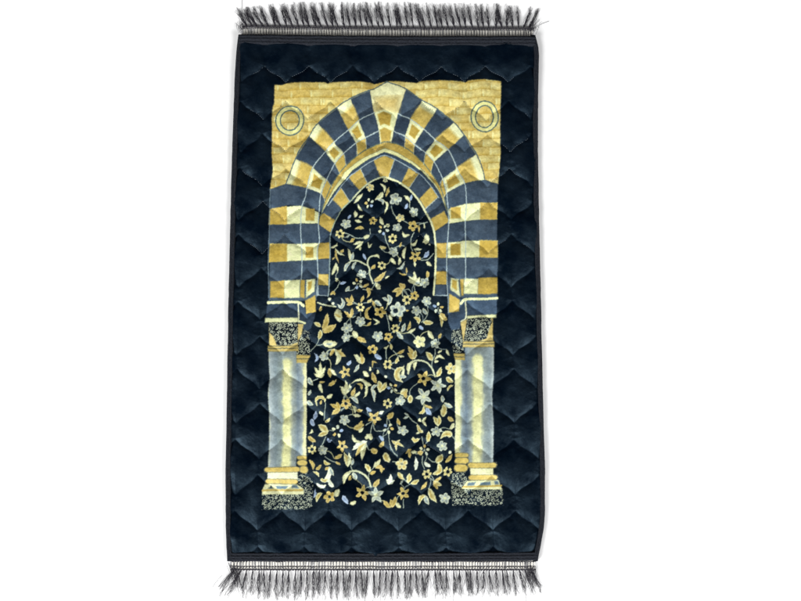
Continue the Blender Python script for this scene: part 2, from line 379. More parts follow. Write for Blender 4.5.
poly([(265, 484), (297, 484), (304, 489), (304, 495), (262, 495), (262.5, 489)], CREAM, fill=tone((244, 236, 190), 6, 4, 155))
line([(263, 490.3), (280, 490), (302, 489.8)], 2, (214, 182, 104)); poly([(268.5, 488.5), (271.5, 485.5), (274, 488.5)], STONE); poly([(276, 485.8), (287.8, 485.8), (286, 488.7), (277.5, 488.7)], BLUE); poly([(291, 484.6), (296.5, 485), (298.5, 488), (291.5, 487.5)], BLUE)
scroll([(262.3, 494.6), (304, 494), (304, 488), (297, 483), (298, 474.5), (307, 473), (313, 483), (313.2, 506), (306, 509), (262, 509.5)], 156, lo=(10, 20, 33))
rect(470, 467.6, 493.6, 475.5, PALE, fill=tone((240, 232, 190), 6, 4, 160)); torus(467.4, 462.6, 497.2, 467.9, (220, 190, 110), 161); torus(468, 474.6, 498.2, 479.8, (218, 186, 106), 162)
poly([(466.5, 480.3), (499, 479.8), (503.2, 489.5), (460, 489.5)], CREAM, fill=tone((244, 236, 186), 6, 4, 163))
line([(463, 486.4), (480, 486), (502, 485.4)], 1.8, (210, 176, 92)); poly([(467.5, 482), (475, 481.6), (474, 484.8), (466.8, 485)], BLUE); poly([(480, 482.2), (490, 481.4), (490.5, 484.6), (479, 485)], BLUE); poly([(494.3, 480.8), (498.6, 480.6), (499.5, 484), (495, 484)], BLUE)
scroll([(452, 473.5), (465, 471.8), (467, 480), (460, 488.8), (503.3, 489.4), (503.6, 504.5), (452, 505.5), (450.6, 480)], 164, lo=(10, 20, 33))

# ---- the flowered field
FIELD = FIELD_TOP + [(435, 240), (436, 251), (435.4, 270), (434.5, 296), (448, 296.5), (448, 321), (449, 335), (452, 343), (453.5, 353), (455, 360), (454.6, 405), (455, 457),
        (453.4, 468), (450.6, 480), (452, 508.5), (313, 508.5), (313.2, 484), (308.6, 470), (306.6, 455), (306.6, 403), (307, 363), (311, 355), (310.5, 331), (314.5, 320), (317.3, 312), (317.3, 296.6), (328, 296), (329.5, 270), (330, 255), (330.5, 238)]
poly(FIELD, NAVY, mark=False)
line(FIELD_TOP[:7] + [], 1.1, (176, 186, 160)); line([(333, 229), (330.5, 238), (330, 255), (329.6, 279), (328.2, 296)], 1.2, (150, 164, 166))
line(FIELD_TOP[6:] + [(435, 240), (436, 251), (435.4, 270), (434.2, 295)], 2.0, (232, 226, 180))
line([(383, 177), (374, 180.5), (366, 185.6), (353, 198)], 1.6, (214, 214, 178))
INK = {'c': ((212, 206, 166), (236, 231, 186)), 'g': ((220, 196, 132), (190, 160, 84)), 'k': ((238, 230, 182), (198, 168, 90)),
       'w': ((226, 224, 196), (146, 158, 164)), 'b': ((184, 196, 222), (150, 166, 202)), 'W': ((246, 243, 220), (234, 234, 222))}
_s = [0]
def shape(pts, rad, kind):
    L = smooth_line(pts)
    t = np.linspace(0, 1, len(L))
    r = rad(t)
    m = max(r) + 1.2
    sl, X, Y = box(L[:, 0].min() - m, L[:, 1].min() - m, L[:, 0].max() + m, L[:, 1].max() + m)
    Xn = X + vnoise(X, Y, 1.4, 300 + _s[0] % 9) * .7; Yn = Y + vnoise(X, Y, 1.4, 310 + _s[0] % 7) * .7
    _s[0] += 1
    d, side = stroke_sd(L, r, Xn, Yn)
    e, i = (np.array(q, float) for q in INK[kind])
    rm = max(r)
    inner = np.clip((-d - .15 * rm) / (.45 * rm), 0, 1) * np.clip(.75 + .8 * side / rm, .15, 1)
    col = e + (i - e) * inner[..., None]
    col = col - (np.clip(-side / rm, 0, 1) * 20)[..., None] * np.array([.8, .9, 1.0])
    col += (vnoise(X, Y, 2.2, 320) * 34)[..., None]
    # a thin darker vein on the larger leaves
    if rm > 2.1:
        vein = np.clip(1 - np.abs(side + .25) / .4, 0, 1) * np.clip(-d / 1.2, 0, 1) * .4
        col = col + (np.array([110, 108, 90.0]) - col) * vein[..., None]
    paint(sl, np.clip(.5 - d / .8, 0, 1), np.clip(col, 0, 255))
def L(x1, y1, x2, y2, wd, kind='g'):               # leaf from its stalk to its tip
    bx, by = -(y2 - y1) * .06, (x2 - x1) * .06
    shape([(x1, y1), ((x1 + x2) / 2 + bx, (y1 + y2) / 2 + by), (x2, y2)], lambda t: wd * .46 * np.maximum(np.sin(np.pi * np.clip(t, 0, 1) ** .85), .02) ** .95, kind)
def T(pts, wd, kind='c'):                          # curved tapering stroke
    shape(pts, lambda t: wd * .46 * np.maximum(np.sin(np.pi * np.clip(t * .95 + .03, 0, 1)), .03) ** .9, kind)
def S(pts, wd=1.2, col=(178, 184, 168)):
    line(pts, max(.85, wd * .75), col, alpha=.95)
def F(x, y, r, kind):
    n = {'g': 5, 'y': 6, 'b': 5, 'm': 5, 'p': 5, 's': 5, 'c': 5, 'k': 5}[kind]
    a0 = random.random() * 6.28
    sl, X, Y = box(x - r - 2, y - r - 2, x + r + 2, y + r + 2)
    Xn = X + vnoise(X, Y, 1.5, 330) * .7 - x; Yn = Y + vnoise(X, Y, 1.5, 331) * .7 - y
    dm = np.full(X.shape, 9., np.float32); col = np.zeros(X.shape + (3,))
    for k in range(n):
        a = a0 + k * 2 * math.pi / n + random.uniform(-.12, .12)
        rr = r * random.uniform(.92, 1.06)
        u = Xn * math.cos(a) + Yn * math.sin(a); v = -Xn * math.sin(a) + Yn * math.cos(a)
        if kind in 'ps':
            lc, la, lb = .58 * rr, .46 * rr, .25 * rr
            v = v * (1 + .5 * np.clip((u - lc) / la, -.4, 1))
        elif kind == 'm': lc, la, lb = .68 * rr, .34 * rr, .24 * rr
        elif kind == 'y': lc, la, lb = .62 * rr, .36 * rr, .30 * rr
        else: lc, la, lb = .55 * rr, .44 * rr, .37 * rr
        q = np.sqrt(((u - lc) / la) ** 2 + (v / lb) ** 2)
        d = (q - 1) * min(la, lb)
        if kind == 'm': e, i = (((222, 194, 122), (206, 172, 96)), ((242, 238, 200), (226, 222, 190)), ((226, 224, 190), (170, 182, 186)), ((176, 192, 222), (150, 170, 208)), ((240, 236, 200), (220, 214, 170)))[k]
        elif kind in 'bs': e, i = (226, 226, 200), ((166, 170, 166) if k % 2 else (138, 145, 148))
        elif kind in 'gp': e, i = (222, 198, 130), (190, 158, 82)
        elif kind == 'y': e, i = (236, 224, 168), (210, 186, 116)
        elif kind == 'k': e, i = (246, 240, 196), (220, 190, 116)
        else: e, i = (246, 240, 198), (232, 222, 160)
        e = np.array(e, float); i = np.array(i, float)
        c = e + (i - e) * np.clip(-d / (.30 * r), 0, 1)[..., None]
        # line between neighbouring petals
        up = d < dm
        both = np.clip(1 - np.abs(d - dm) / .5, 0, 1) * (dm < .2) * (d < .2)
        col = np.where(up[..., None], c, col)
        col = col + (np.array([120, 124, 112.0]) - col) * (both * .45)[..., None]
        dm = np.minimum(dm, d)
    rho = np.sqrt(Xn ** 2 + Yn ** 2)
    if kind in 'bsck':
        cc = np.clip(.5 - (rho - .2 * r) / .7, 0, 1)
        dm = np.minimum(dm, rho - .3 * r)
        ctr = np.array((226, 222, 178.) if kind in 'bs' else (150, 150, 130.))
        col = col + (ctr - col) * cc[..., None]
    else:
        cc = np.clip(.5 - (rho - {'g': .27, 'y': .34, 'p': .24, 'm': .25}[kind] * r) / .7, 0, 1)
        col = np.where((dm > 0)[..., None], NAVY, col)
        col = col + (NAVY - col) * cc[..., None]
        if kind != 'm': dm = np.minimum(dm, rho - .45 * r)
    col = col + (vnoise(X, Y, 2.0, 340) * 30)[..., None]
    paint(sl, np.clip(.5 - dm / .8, 0, 1), np.clip(col, 0, 255))

# stems
for q in ([(391,206),(392.5,212),(396.5,218)], [(404,221.5),(408,224)], [(419,224.5),(427,222.5)], [(345,233.5),(350,235),(356,238),(364,238)], [(370,229),(370.5,234)],
          [(385,233),(386,240),(390,247.5)], [(390,248),(396,247),(401,245),(405,246)], [(413.5,233),(411,239),(411.5,247),(413,251)], [(421,260.5),(428,260),(434,254)],
          [(340,281),(338,286),(334,291)], [(363,289.5),(371,289),(374,285),(376,281)], [(352,301),(357,304)], [(360,312),(360,316)], [(352,317),(355,316)], [(323,330),(320,337),(317,344),(311,351)],
          [(404,290),(409,289.5),(412,292)], [(414,284),(416,292)], [(386,313),(388,322),(389.5,331)], [(407,332.5),(412,334),(416,338)], [(419,315),(419.5,322)], [(428,306),(427.5,314),(424,320),(421.5,322)],
          [(440,312),(442,320)], [(323,344.5),(317,345.5)], [(313,380),(318,378)], [(435,349),(435,355),(432,362),(431.5,367)], [(391,368),(395,370)], [(393,351),(397,355.5)], [(417,383),(412,387),(409.5,391),(409.5,396)],
          [(326,403),(324.5,412),(323.5,420)], [(341,411),(345,407)], [(347,416),(353,414)], [(346,397),(346,393)], [(325.5,437),(322,445)], [(329,430.5),(333,431)], [(372,421),(366,425)], [(373,421),(375,430),(381,431)],
          [(373,422),(371,430),(370,436)], [(366,443),(368,449),(371,450)], [(387.5,418),(387,424)], [(409,416),(413,421),(417,424)], [(388.5,434),(389.5,443),(391,450)], [(378,431),(383,431)], [(451,434),(454,438),(456,441)],
          [(350,466),(352,471)], [(325,457),(331,461),(336,463)], [(368.5,479),(369,473),(373,468),(375,462)], [(390,445),(393,452),(397,455.5)], [(392,461),(396,461.5)], [(422.5,456),(422,462),(424,468.5)], [(430,478),(434,481)],
          [(428,458),(432,461.5),(436,461.5)], [(403.5,499),(403.6,507)], [(422,437),(423,443),(424,447)], [(386,347.5),(386,354),(386.5,359)], [(439,431),(447,432)], [(404,479),(409,484)]):
    S(q)
for q, wd in (([(346,270),(348,264),(352,261),(358,261),(364,263.5),(369,267),(370,275),(373,283)], 2.0), ([(370,270),(368,264),(369,259),(373,256),(379,256)], 2.0), ([(318,303),(325,305),(335,306.5)], 2.0),
              ([(407.5,373),(409,365),(413,361.5),(420,360.5),(427,363),(432,369),(434.5,376)], 2.2), ([(345,476),(350,471.5),(356,471),(363,474),(368,479),(371,487)], 2.6)):
    S(q, wd, (222, 220, 182))
FL = """385,180.5,2.4,c 370,188,4.2,k 369,203.5,5,m 346,224.5,5.2,b 373,221,4.2,g 395,199,6.6,b 400,218,4.8,k 412.5,226.5,5.4,g 414,212,5.2,b 397,228,4.6,b 388,226,2,c 340.5,234.5,4.8,y
382,265.5,4.8,y 362,274,4.8,b 337,279.5,2,c 358,283.5,5.6,m 383.5,230,5.4,m 393,239,4.8,y 394,251.5,5.2,b 415.5,257,6.2,p 424.5,282.5,5.2,b 360,307,4.8,y 380,312,6,g
360,321.5,5.6,b 347,328,5.6,b 346.5,338,4.4,b 377.5,336.5,5.6,b 415,295.5,5,g 407,300,5,y 427,301,5.2,b 395,328.5,4.6,y 416,310,5.4,b 438.5,308,5.8,m 388,337,5,g
324.5,356,5,b 372.5,349.5,5.4,g 345,372,6.2,p 420,342,6.6,c 435.5,343.5,5.2,b 387.5,364.5,5,y 451,368.5,6,k 423,378,7.8,p 437.5,385,8,s 392,387.5,5.4,m
346.5,403.5,5.6,g 344,420,5.6,b 336.5,431.5,6.2,m 312,449.5,4.8,y 322.5,450.5,5,b 341.5,446,6.2,p 374.5,417.5,6.8,p 387.5,403.5,5,y 399.5,400.5,5.2,b 423.5,397,8,s 388.5,428,6.2,m 403,430.5,5.6,b 436,431.5,5.4,b
442,446,5.6,b 424.5,450,5.6,m 401,463.5,6.6,k 426.5,474,5.2,y 447.5,471.5,4.9,y 362,492.5,8,p 375.5,495,8,s 329.5,497,6,g 403,493,6.6,p 444.5,498,6.2,b"""
LV = """355,217,354.5,210.5,4,c 358.5,217,363.5,215,2.8,c 354.5,220,362,222,3.6,c 347.5,219,350,215,2.8,b 380,217,384,226,4.2,c 410,201,411.5,195,3.2,b 404.5,208.5,407.5,203.5,3.2,b 424,224,424.5,229,2.2,c
363.5,237.5,370,235,4.2,c 346,238,350,235,2.2,w 350,242.5,355,238,3.2,g 361,246,361,251,2.4,c 380,246.5,387,247.5,3.8,k 340,253,344,250,3.4,g 332,275,336,263,3.8,c 338,272,336,263,2.2,c
351,261,348,248.5,4,c 351,261,353.5,252,4,w 364,254,367,260,3.2,b 371.5,269,375.5,264.5,3.4,g 374,281,386,271.5,5.4,g 385,278.5,389,275.5,2.4,c 340,283,346.5,282,3.4,b 426,244,426,234,6.2,c 423,243,426,239,3,c
414.5,249,422.5,249.5,3,c 415,262,415,267,2.8,c 424.5,258,429,251,4.2,b 426.5,262,431.5,266.5,3.8,c 391.5,258,396,264,4.4,c 399,264.5,400,257,3.8,c 414,284,413.5,271,4.4,c 414,284,408.5,276,4.6,c 414,284,419.5,277,4.6,c 413,283,408,280,4,c 415,283,420,281,4,w
427,277.5,427,271,3.8,g 345.5,291,349.5,286,3.8,w 363,287,369,283,3,g 376,282.5,381,289,5.2,c 320,311,321,306,2.8,g 350,304,345,297.5,3.8,g 350,304,351.5,294.5,4.2,g 352,303.5,346,305,3.4,g 360.5,301.5,363.5,295,3.4,g
367,302.5,372.5,298,3.4,k 374,306,372.5,300,3.2,g 375.5,300,382,305.5,4.8,w 337,309,340,322.5,8.2,c 334,313,342,318,4.5,k 349.5,318,343.5,311,3.6,g 349.5,318,351.5,307.5,4,g
323,331,327,313,6.2,g 324,331,336,324.5,7.2,g 323,332,332,330,4,g 321,327,314,323,4.6,k 319,339.5,320.5,330,5.2,k 367,326,371,322,3.2,g 357,338,353,331,6,c 358,338,366,341,5.4,g 362,338,366,343,3.4,g
403,289,399.5,283.5,5.2,g 403,290,392.5,292,5.2,g 402,291,396,297,4.2,g 403,289,404,284,4,g 388,301,382.5,297.5,3.4,w 405,310,409,309.5,2.2,g 389,314,392,321,3.8,c 399.5,316,400.5,321.5,3.2,g 407.5,331,410,321,3.4,g 402,332,404,323,4.6,w 408,333,416,328.5,3.4,c 397,332,403.5,339,4.8,w
423,308.5,427.5,314,4.4,w 423,321.5,433.5,323,5.4,k 419.5,325.5,424,330,3.4,b 429,331,434,339,5.2,c 440,314,447.5,320,6.2,g 439,337.5,441.5,332.5,3.4,g
323,343.5,338,343,8,c 326,344,334,343,3.5,w 335,349,330,356.5,3.8,g 336,350,346,357,5,g 338,353,342,349,2.5,k 347,365.5,351,360.5,3.4,b 319,376,320.5,361.5,4.2,c 319,376,314.5,366.5,3.8,c 319,376,325.5,366,3.8,c 319,377,314,373,3,c 319,377,324.5,373.5,3,c
361.5,364,354,354.5,5.6,c 361.5,364,363.5,357,4.4,k 362,364,360.5,352,3.2,g 375,354.5,382,359,5.2,b 329.5,368,331,377.5,4.2,g 331,369,337,375.5,4,c 346,394,345.5,380,4.4,c 346,394,340.5,386,4.4,c 346,394,350,383,3.8,c 346,394,342,391,4,c
328.5,385.5,337,379.5,4,g 319,381.5,325,381.5,2.4,g 319.5,383,323,393,4.4,c 308.5,377,312.5,385,5,w 352,394.5,355,387,3.8,g 358,395,360,391,2.8,c 348,391,351,385.5,2.8,w 363,371.5,368.5,376.5,4.8,c 369.5,371,369.5,366.5,2.8,c 376.5,374,377.5,369.5,2.8,c 308,395,310.5,389.5,3.6,w
390.5,344,392,350,3.2,k 397.5,354,404.5,350,3.4,g 398.5,356,404,357,2.8,c 395,364,398,357.5,3.8,k 413,359.5,408,346,5.4,g 413,359.5,415.5,350,5.2,k 413,359.5,407.5,353.5,4.4,g 432,361,426,352,6,k 437.5,353,442,350,2.8,c 446.5,349.5,449.5,356,3.4,c 434,361.5,438.5,361.5,2.8,c 436,376,441,367,5.2,k
400,379,403.5,365,3.6,c 399,375,406,376,4.2,w 446,377,454,382,5.4,k 380,392.5,378,381,6.2,k 380,391,386,382,5.2,k 400,393,407,389,6,k 401,390,405,388,3,c 422,395,418,388,5,w
307,401,313,404.5,4.8,w 327,398,333,394,4.4,c 319.5,411,323,415,3.4,c 324.5,422,330,418.5,3.4,k 313.5,419,315.5,411,4.2,b 311,419,314,426,4.8,b 339,410,330.5,404,4.4,g 339,410,337,402,4.4,g 340,410,331.5,415,5.2,g 356.5,410,363,410.5,3.4,g 353,415,361,415.5,3.8,c 355,396,359.5,391.5,3.2,c 352,395,354,390,4.4,g
327,433,318,424.5,7.4,k 327,433,318,436.5,5.2,k 308.5,436.5,316,442.5,4.8,g 354,428.5,364,424,6,g 358.5,431.5,363.5,427.5,3.8,c 359,425,362,421,3.4,g 367,408,372,411,3.8,b 369.5,434,366,439.5,4.4,c 369.5,434,371.5,440,4.4,c 367,441,352,450,6,W 366,443,355,456.5,5,g 366,443,361,460.5,5.2,c 379,447,383.5,441.5,4.6,g 380,437.5,383,441,3.2,b
410,396,410.5,403,6.2,k 405,391,405.5,398,4.4,g 388,417.5,393.5,412,5.8,g 398,418,401,425,3.8,g 425,405.5,432,408,3.4,g 426,408.5,431.5,415,5.2,b 442,402,441,395,4.4,w 444,403,452.5,407,4.8,w 442,416,443.5,404,7,k 437.5,425.5,433,416,5,k 437.5,425.5,438,415,5,k 447.5,416.5,454,421,4.8,g 450,429,454,422.5,4.8,c 419,419,421,422,3.4,c 427.5,442,428.5,431,5.2,k 383,440,378,436,3,b
371,450,377.5,451.5,6.2,g 334,459,341.5,454.5,4.4,g 347,467,343.5,452,5.4,k 347,467,348.5,452,4.4,c 351,465,352,458,3.2,w 316,469.5,321.5,464.5,3.8,g 355.5,479.5,352,472.5,5.4,w 369.5,472,364.5,464,5.4,k 373.5,467,380,459,4.8,c 370,474,375.5,471,3.8,g 373,487,379.5,479,5.2,g 314.5,497.5,315,489,2.8,b 335,496,338,489,6.4,c 343,495.5,348,503.5,5.2,b 350,503.5,355.5,501,4.4,c
384.5,453,389,462,7.2,k 411.5,452,416.5,451.5,4.2,c 418,452.5,423,452,4.8,g 415,470,415.5,456,4.4,W 424,462,430.5,466.5,4.2,W 436,462,442,454.5,7.4,k 445,462.5,452,454,4.2,g 434,481,441.5,476,3.4,g 434,481,442,484.5,4.8,k 434,481,438,489,4.4,g 397.5,472,404,479.5,4.8,k 400,483,402.5,480,2.4,w
407.5,482.5,409,473,5.8,k 410.5,484,419,479.5,4.8,k 420.5,489.5,427,481.5,4,g 389.5,483.5,390,474,4,W 387,483,394,480,4.4,W 389,483,386,479.5,3.4,W 392,506.5,390.5,499,5,g 392,506.5,395.5,495.5,5,g 383.5,500.5,391,507.3,4.8,g 396.5,502,401,507.3,4.4,c 425.5,495,429,504.5,4.8,w 429,488,436.5,502.5,6.8,k"""
fl_ = [q.split(',') for q in FL.split()]; lf_ = [q.split(',') for q in LV.split()]
vr = random.Random(5)
for v in lf_:
    x1, y1, x2, y2 = map(float, v[:4])
    best = sorted((math.hypot(float(f[0]) - x1, float(f[1]) - y1), i) for i, f in enumerate(fl_))
    for dd, i in best[:2]:
        if 5.5 < dd < 15 and vr.random() < .62:
            fx_, fy_ = float(fl_[i][0]), float(fl_[i][1])
            k_ = vr.choice((-1, 1)) * dd * .2
            mx, my = (x1 + fx_) / 2 - (fy_ - y1) / dd * k_, (y1 + fy_) / 2 + (fx_ - x1) / dd * k_
            S([(x1, y1), (mx, my), (fx_, fy_)], 1.05, vr.choice(((168, 174, 158), (190, 184, 140), (150, 160, 158))))
            break
for q in FL.split():
    x, y, r, k = q.split(','); F(float(x), float(y), float(r), k)
# one big open flower with a dark heart
F(397, 309.5, 8.2, 'b'); T([(393, 311), (396, 308), (397, 312), (394, 313)], 3, 'w')
sl, X, Y = box(390, 304, 400, 316); paint(sl, np.clip(.5 - (np.hypot(X - 395, Y - 310.4) - 2.3) / .9, 0, 1), NAVY)
for (x, y, r) in ((329.5, 299, 1.6), (332.6, 303.5, 1.5), (385, 376.5, 1.5), (429.6, 244.6, 1), (389, 481.5, 2.6), (450, 452.5, 1.6)):
    sl, X, Y = box(x - 4, y - 4, x + 4, y + 4); paint(sl, np.clip(.5 - (np.hypot(X - x, Y - y) - r) / .9, 0, 1), (232, 228, 200))
for q in LV.split():
    v = q.split(','); L(*map(float, v[:5]), v[5])
for pts, wd, k in (([(380,184),(384,187.5),(384,193)],3.4,'c'), ([(375,200),(380,197),(382.5,192.5)],5,'c'), ([(376,199.5),(382,201),(383,205)],3.4,'w'), ([(385.5,197),(387.5,192),(388.5,187.5)],3.2,'g'), ([(384,201),(387,205),(384,214)],2.8,'c'),
    ([(353.5,202.5),(359,197.5),(363,194)],4,'c'), ([(357.5,204),(359,208),(362,211)],2.8,'c'), ([(355,229),(360,227.5),(364,229)],3.4,'g'), ([(403.5,196),(408,199),(410,202.5)],3.4,'c'), ([(418.5,225),(418.5,233)],2.4,'g'),
    ([(354,245),(358,243),(363.5,241.5)],3.2,'c'), ([(356,249),(360,245.5),(363.5,242)],3.2,'c'), ([(368.5,242),(370,247),(372.5,243)],2.2,'c'), ([(330.5,248.5),(335,247),(337.5,243.5)],2.8,'c'), ([(335,249),(336,257),(339,263.5)],2.2,'g'), ([(335,249),(339,254),(345,256)],2.8,'c'), ([(332,260.5),(335,258)],1.8,'g'),
    ([(345,271),(347,265.5),(351.5,261.5)],3.8,'w'), ([(353.5,269),(354,265),(357,262)],3.2,'w'), ([(374,256),(378,255.5),(379.5,258.5)],2.4,'c'), ([(400,246.5),(402,242)],2.4,'g'), ([(404.5,259),(404,253),(406.5,246)],3.8,'c'), ([(402.5,232),(404.5,236),(409.5,235)],3.4,'c'), ([(411,243),(414,245),(417,240)],3.8,'c'),
    ([(397,268.5),(401.5,268),(405,261.5)],2.8,'w'), ([(399,273),(403,275),(407,274.5)],2,'g'), ([(406.3,274),(406.5,268)],2.4,'g'), ([(330.5,294.5),(333,292.5),(335,294.5)],3.4,'g'), ([(367,297.5),(369.5,293),(368,289),(373,289.5)],3.6,'g'), ([(337,304),(340.5,307),(343,302.5),(341,298)],3.8,'w'), ([(371,306),(366,311),(367,317),(371,320)],3.8,'g'),
    ([(373,318.5),(378,322),(374,325)],3,'c'), ([(388.5,304.5),(390,299),(388,295)],5,'w'), ([(413,317),(418,319),(418.5,324)],4.4,'k'), ([(440,315),(442,321),(441.5,327)],3.4,'k'), ([(315,353),(318,357.5),(315.5,361.5)],3.2,'b'), ([(334.5,349),(339,358),(336,365)],5.2,'c'), ([(359,364.5),(357,368),(353.5,372)],3.4,'w'),
    ([(351,383.5),(356,380),(362,380),(366,385),(366.5,394),(364,398)],3.2,'c'), ([(362,380),(368,384.5),(371,385.5)],3.8,'c'), ([(356.5,383),(361,385),(361.5,389.5)],3,'g'), ([(371.5,372.5),(373,378),(376,383.5)],5,'g'), ([(372,367.5),(373,362),(377,363)],2.4,'g'), ([(372,394),(373,387.5),(378,385)],3.6,'w'),
    ([(383.5,347.5),(386,348),(388.5,345)],2.4,'c'), ([(408,374),(408.5,366),(413.5,361.5)],4.4,'c'), ([(414,369.5),(414.5,364.5),(417,361.5)],3.4,'c'), ([(434,360.5),(439,356.5),(444.5,359.5)],3.6,'c'), ([(403,367),(397,371),(397,377.5),(402.5,381.5)],6.4,'k'), ([(447,391),(449,386.5),(453.5,385)],2.8,'k'),
    ([(317,405.5),(316,400),(320,397),(324.5,399),(325.5,402.5)],3.8,'k'), ([(320.5,404),(321.5,400.5)],2.6,'g'), ([(352.5,405),(355,408),(355,413.5)],3.4,'c'), ([(351.5,397),(356,399),(358.5,403.5)],4.4,'w'), ([(309,434),(312,432),(311.5,429.5)],2.8,'c'), ([(327,438),(328.5,441),(331.5,440.5)],2.8,'b'), ([(352.5,434.5),(355,440),(362.5,442.5)],3.4,'c'),
    ([(367,390),(366,396.5)],3.4,'c'), ([(372,390),(374,394),(374.5,402)],3.8,'w'), ([(379,413.5),(384,411)],3.4,'W'), ([(405,412.5),(409,416)],2.4,'w'), ([(404,417.7),(409,416.3)],2.4,'w'), ([(423.5,406),(423,412),(418.5,414)],3.8,'k'), ([(426.5,417),(423.5,421.5),(426.3,426.5)],3.2,'c'), ([(417.5,424.5),(419.5,430),(423,433)],4.4,'k'), ([(416,434),(420,432.5)],2.4,'c'),
    ([(440.5,438.5),(445,433.8),(450,434.2),(449,438)],6.2,'k'), ([(412.5,437.5),(415,441),(420,439)],4.4,'k'), ([(392,441),(396,443.5),(400,440)],3.8,'k'), ([(396,450.5),(397,443.5),(404,447)],3.4,'k'), ([(309.5,460),(313,464),(313.5,469.5)],4.4,'g'), ([(313,471.5),(317,473),(318.7,476.5)],3.4,'k'), ([(324,460),(326,463.5),(330.5,464.2)],3.4,'k'), ([(335,462),(338,464),(340,465)],2.8,'g'),
    ([(316,483),(321,486.7),(326,485)],4,'W'), ([(320,480),(326,480),(329,474),(329,466.5)],5.4,'W'), ([(329,467),(331.5,472),(333.3,475.5)],3.6,'w'), ([(327.5,478),(330.5,484),(333.5,487)],4.6,'W'), ([(320.5,478.5),(324,480.5),(328,479)],4,'k'), ([(325,470),(328.5,467.5)],2.8,'g'), ([(343.2,484),(345,476),(350.5,471.8)],4.8,'c'), ([(349,480.5),(350,475)],3.2,'g'), ([(375,468),(380,467),(381.5,473)],4.4,'g'),
    ([(317,501.5),(318.5,495.5),(322.3,493)],4.8,'k'), ([(405,453),(409,450.5),(410.7,449.6)],3.2,'g'), ([(409,451.5),(409.7,457.5)],3.4,'g'), ([(432.6,474),(439,470.5),(438,463)],6.4,'k'), ([(419,504),(421,497.5),(425.7,495.3)],4.8,'k'), ([(379,467.5),(382,469),(384.5,468.5)],3,'g')):
    T(pts, wd, k)
# pile fuzz in the ink
gx, gy = np.meshgrid(X0 + (np.arange(CW) + .5) * CS, Y0 + (np.arange(CH) + .5) * CS)
canvas *= (1 + (vnoise(gx, gy, .9, 401) * .10 + vnoise(gx, gy, 2.6, 402) * .10))[..., None].astype(np.float32)
canvas += (np.clip(ISPRINT, 0, 1) * (vnoise(gx, gy, 1.1, 403) * 12 + vnoise(gx, gy, 5.5, 404) * 9))[..., None].astype(np.float32)
canvas[..., 1] *= 1.03; canvas[..., 0] *= .985
canvas = lin(np.clip(canvas, 0, 255)).astype(np.float32)

def sample(img, px, py):
    u = np.clip((px - X0) / CS - .5, 0, CW - 1.001); v = np.clip((py - Y0) / CS - .5, 0, CH - 1.001)
    i = u.astype(int); j = v.astype(int); fu = u - i; fv = v - j
    if img.ndim == 3: fu = fu[..., None]; fv = fv[..., None]
    return (img[j, i] * (1 - fu) + img[j, i + 1] * fu) * (1 - fv) + (img[j + 1, i] * (1 - fu) + img[j + 1, i + 1] * fu) * fv

# ------------------------------------------------------------------ materials
def mat(name):
    m = bpy.data.materials.new(name); m.use_nodes = True
    return m, m.node_tree, m.node_tree.nodes["Principled BSDF"]
def node(nt, kind, **kw):
    n = nt.nodes.new(kind)
    for k, v in kw.items(): setattr(n, k, v)
    return n
velvet, nt, bs = mat("printed_velvet")
at = node(nt, 'ShaderNodeAttribute'); at.attribute_name = 'ink'
nt.links.new(at.outputs['Color'], bs.inputs['Base Color'])
bs.inputs['Roughness'].default_value = .5
bs.inputs['Specular IOR Level'].default_value = .30
bs.inputs['Specular Tint'].default_value = (.44, .72, .96, 1)
bs.inputs['Sheen Weight'].default_value = .0
bs.inputs['Sheen Roughness'].default_value = .45
bs.inputs['Sheen Tint'].default_value = (.62, .78, 1, 1)
co = node(nt, 'ShaderNodeTexCoord')
nz = node(nt, 'ShaderNodeTexNoise'); nz.inputs['Scale'].default_value = 22; nz.inputs['Detail'].default_value = 4; nz.inputs['Roughness'].default_value = .6
nt.links.new(co.outputs['Object'], nz.inputs['Vector'])
mr = node(nt, 'ShaderNodeMapRange'); mr.inputs[1].default_value = .35; mr.inputs[2].default_value = .68; mr.inputs[3].default_value = .03; mr.inputs[4].default_value = .40
nt.links.new(nz.outputs['Fac'], mr.inputs[0]); nt.links.new(mr.outputs[0], bs.inputs['Specular IOR Level'])
fn = node(nt, 'ShaderNodeTexNoise'); fn.inputs['Scale'].default_value = 900; fn.inputs['Detail'].default_value = 2
nt.links.new(co.outputs['Object'], fn.inputs['Vector'])
bp = node(nt, 'ShaderNodeBump'); bp.inputs['Strength'].default_value = .25; bp.inputs['Distance'].default_value = .0010
nt.links.new(fn.outputs['Fac'], bp.inputs['Height']); nt.links.new(bp.outputs[0], bs.inputs['Normal'])

tape, nt, bs = mat("binding_tape")
co = node(nt, 'ShaderNodeTexCoord'); nz = node(nt, 'ShaderNodeTexNoise'); nz.inputs['Scale'].default_value = 700; nz.inputs['Detail'].default_value = 3
nt.links.new(co.outputs['Object'], nz.inputs['Vector'])
rp = node(nt, 'ShaderNodeValToRGB')
rp.color_ramp.elements[0].position = .3; rp.color_ramp.elements[0].color = (.004, .005, .007, 1)
rp.color_ramp.elements[1].position = .78; rp.color_ramp.elements[1].color = (.028, .032, .042, 1)
nt.links.new(nz.outputs['Fac'], rp.inputs[0]); nt.links.new(rp.outputs[0], bs.inputs['Base Color'])
bs.inputs['Roughness'].default_value = .85; bs.inputs['Specular IOR Level'].default_value = .1
bp = node(nt, 'ShaderNodeBump'); bp.inputs['Strength'].default_value = .6; bp.inputs['Distance'].default_value = .001
nt.links.new(nz.outputs['Fac'], bp.inputs['Height']); nt.links.new(bp.outputs[0], bs.inputs['Normal'])

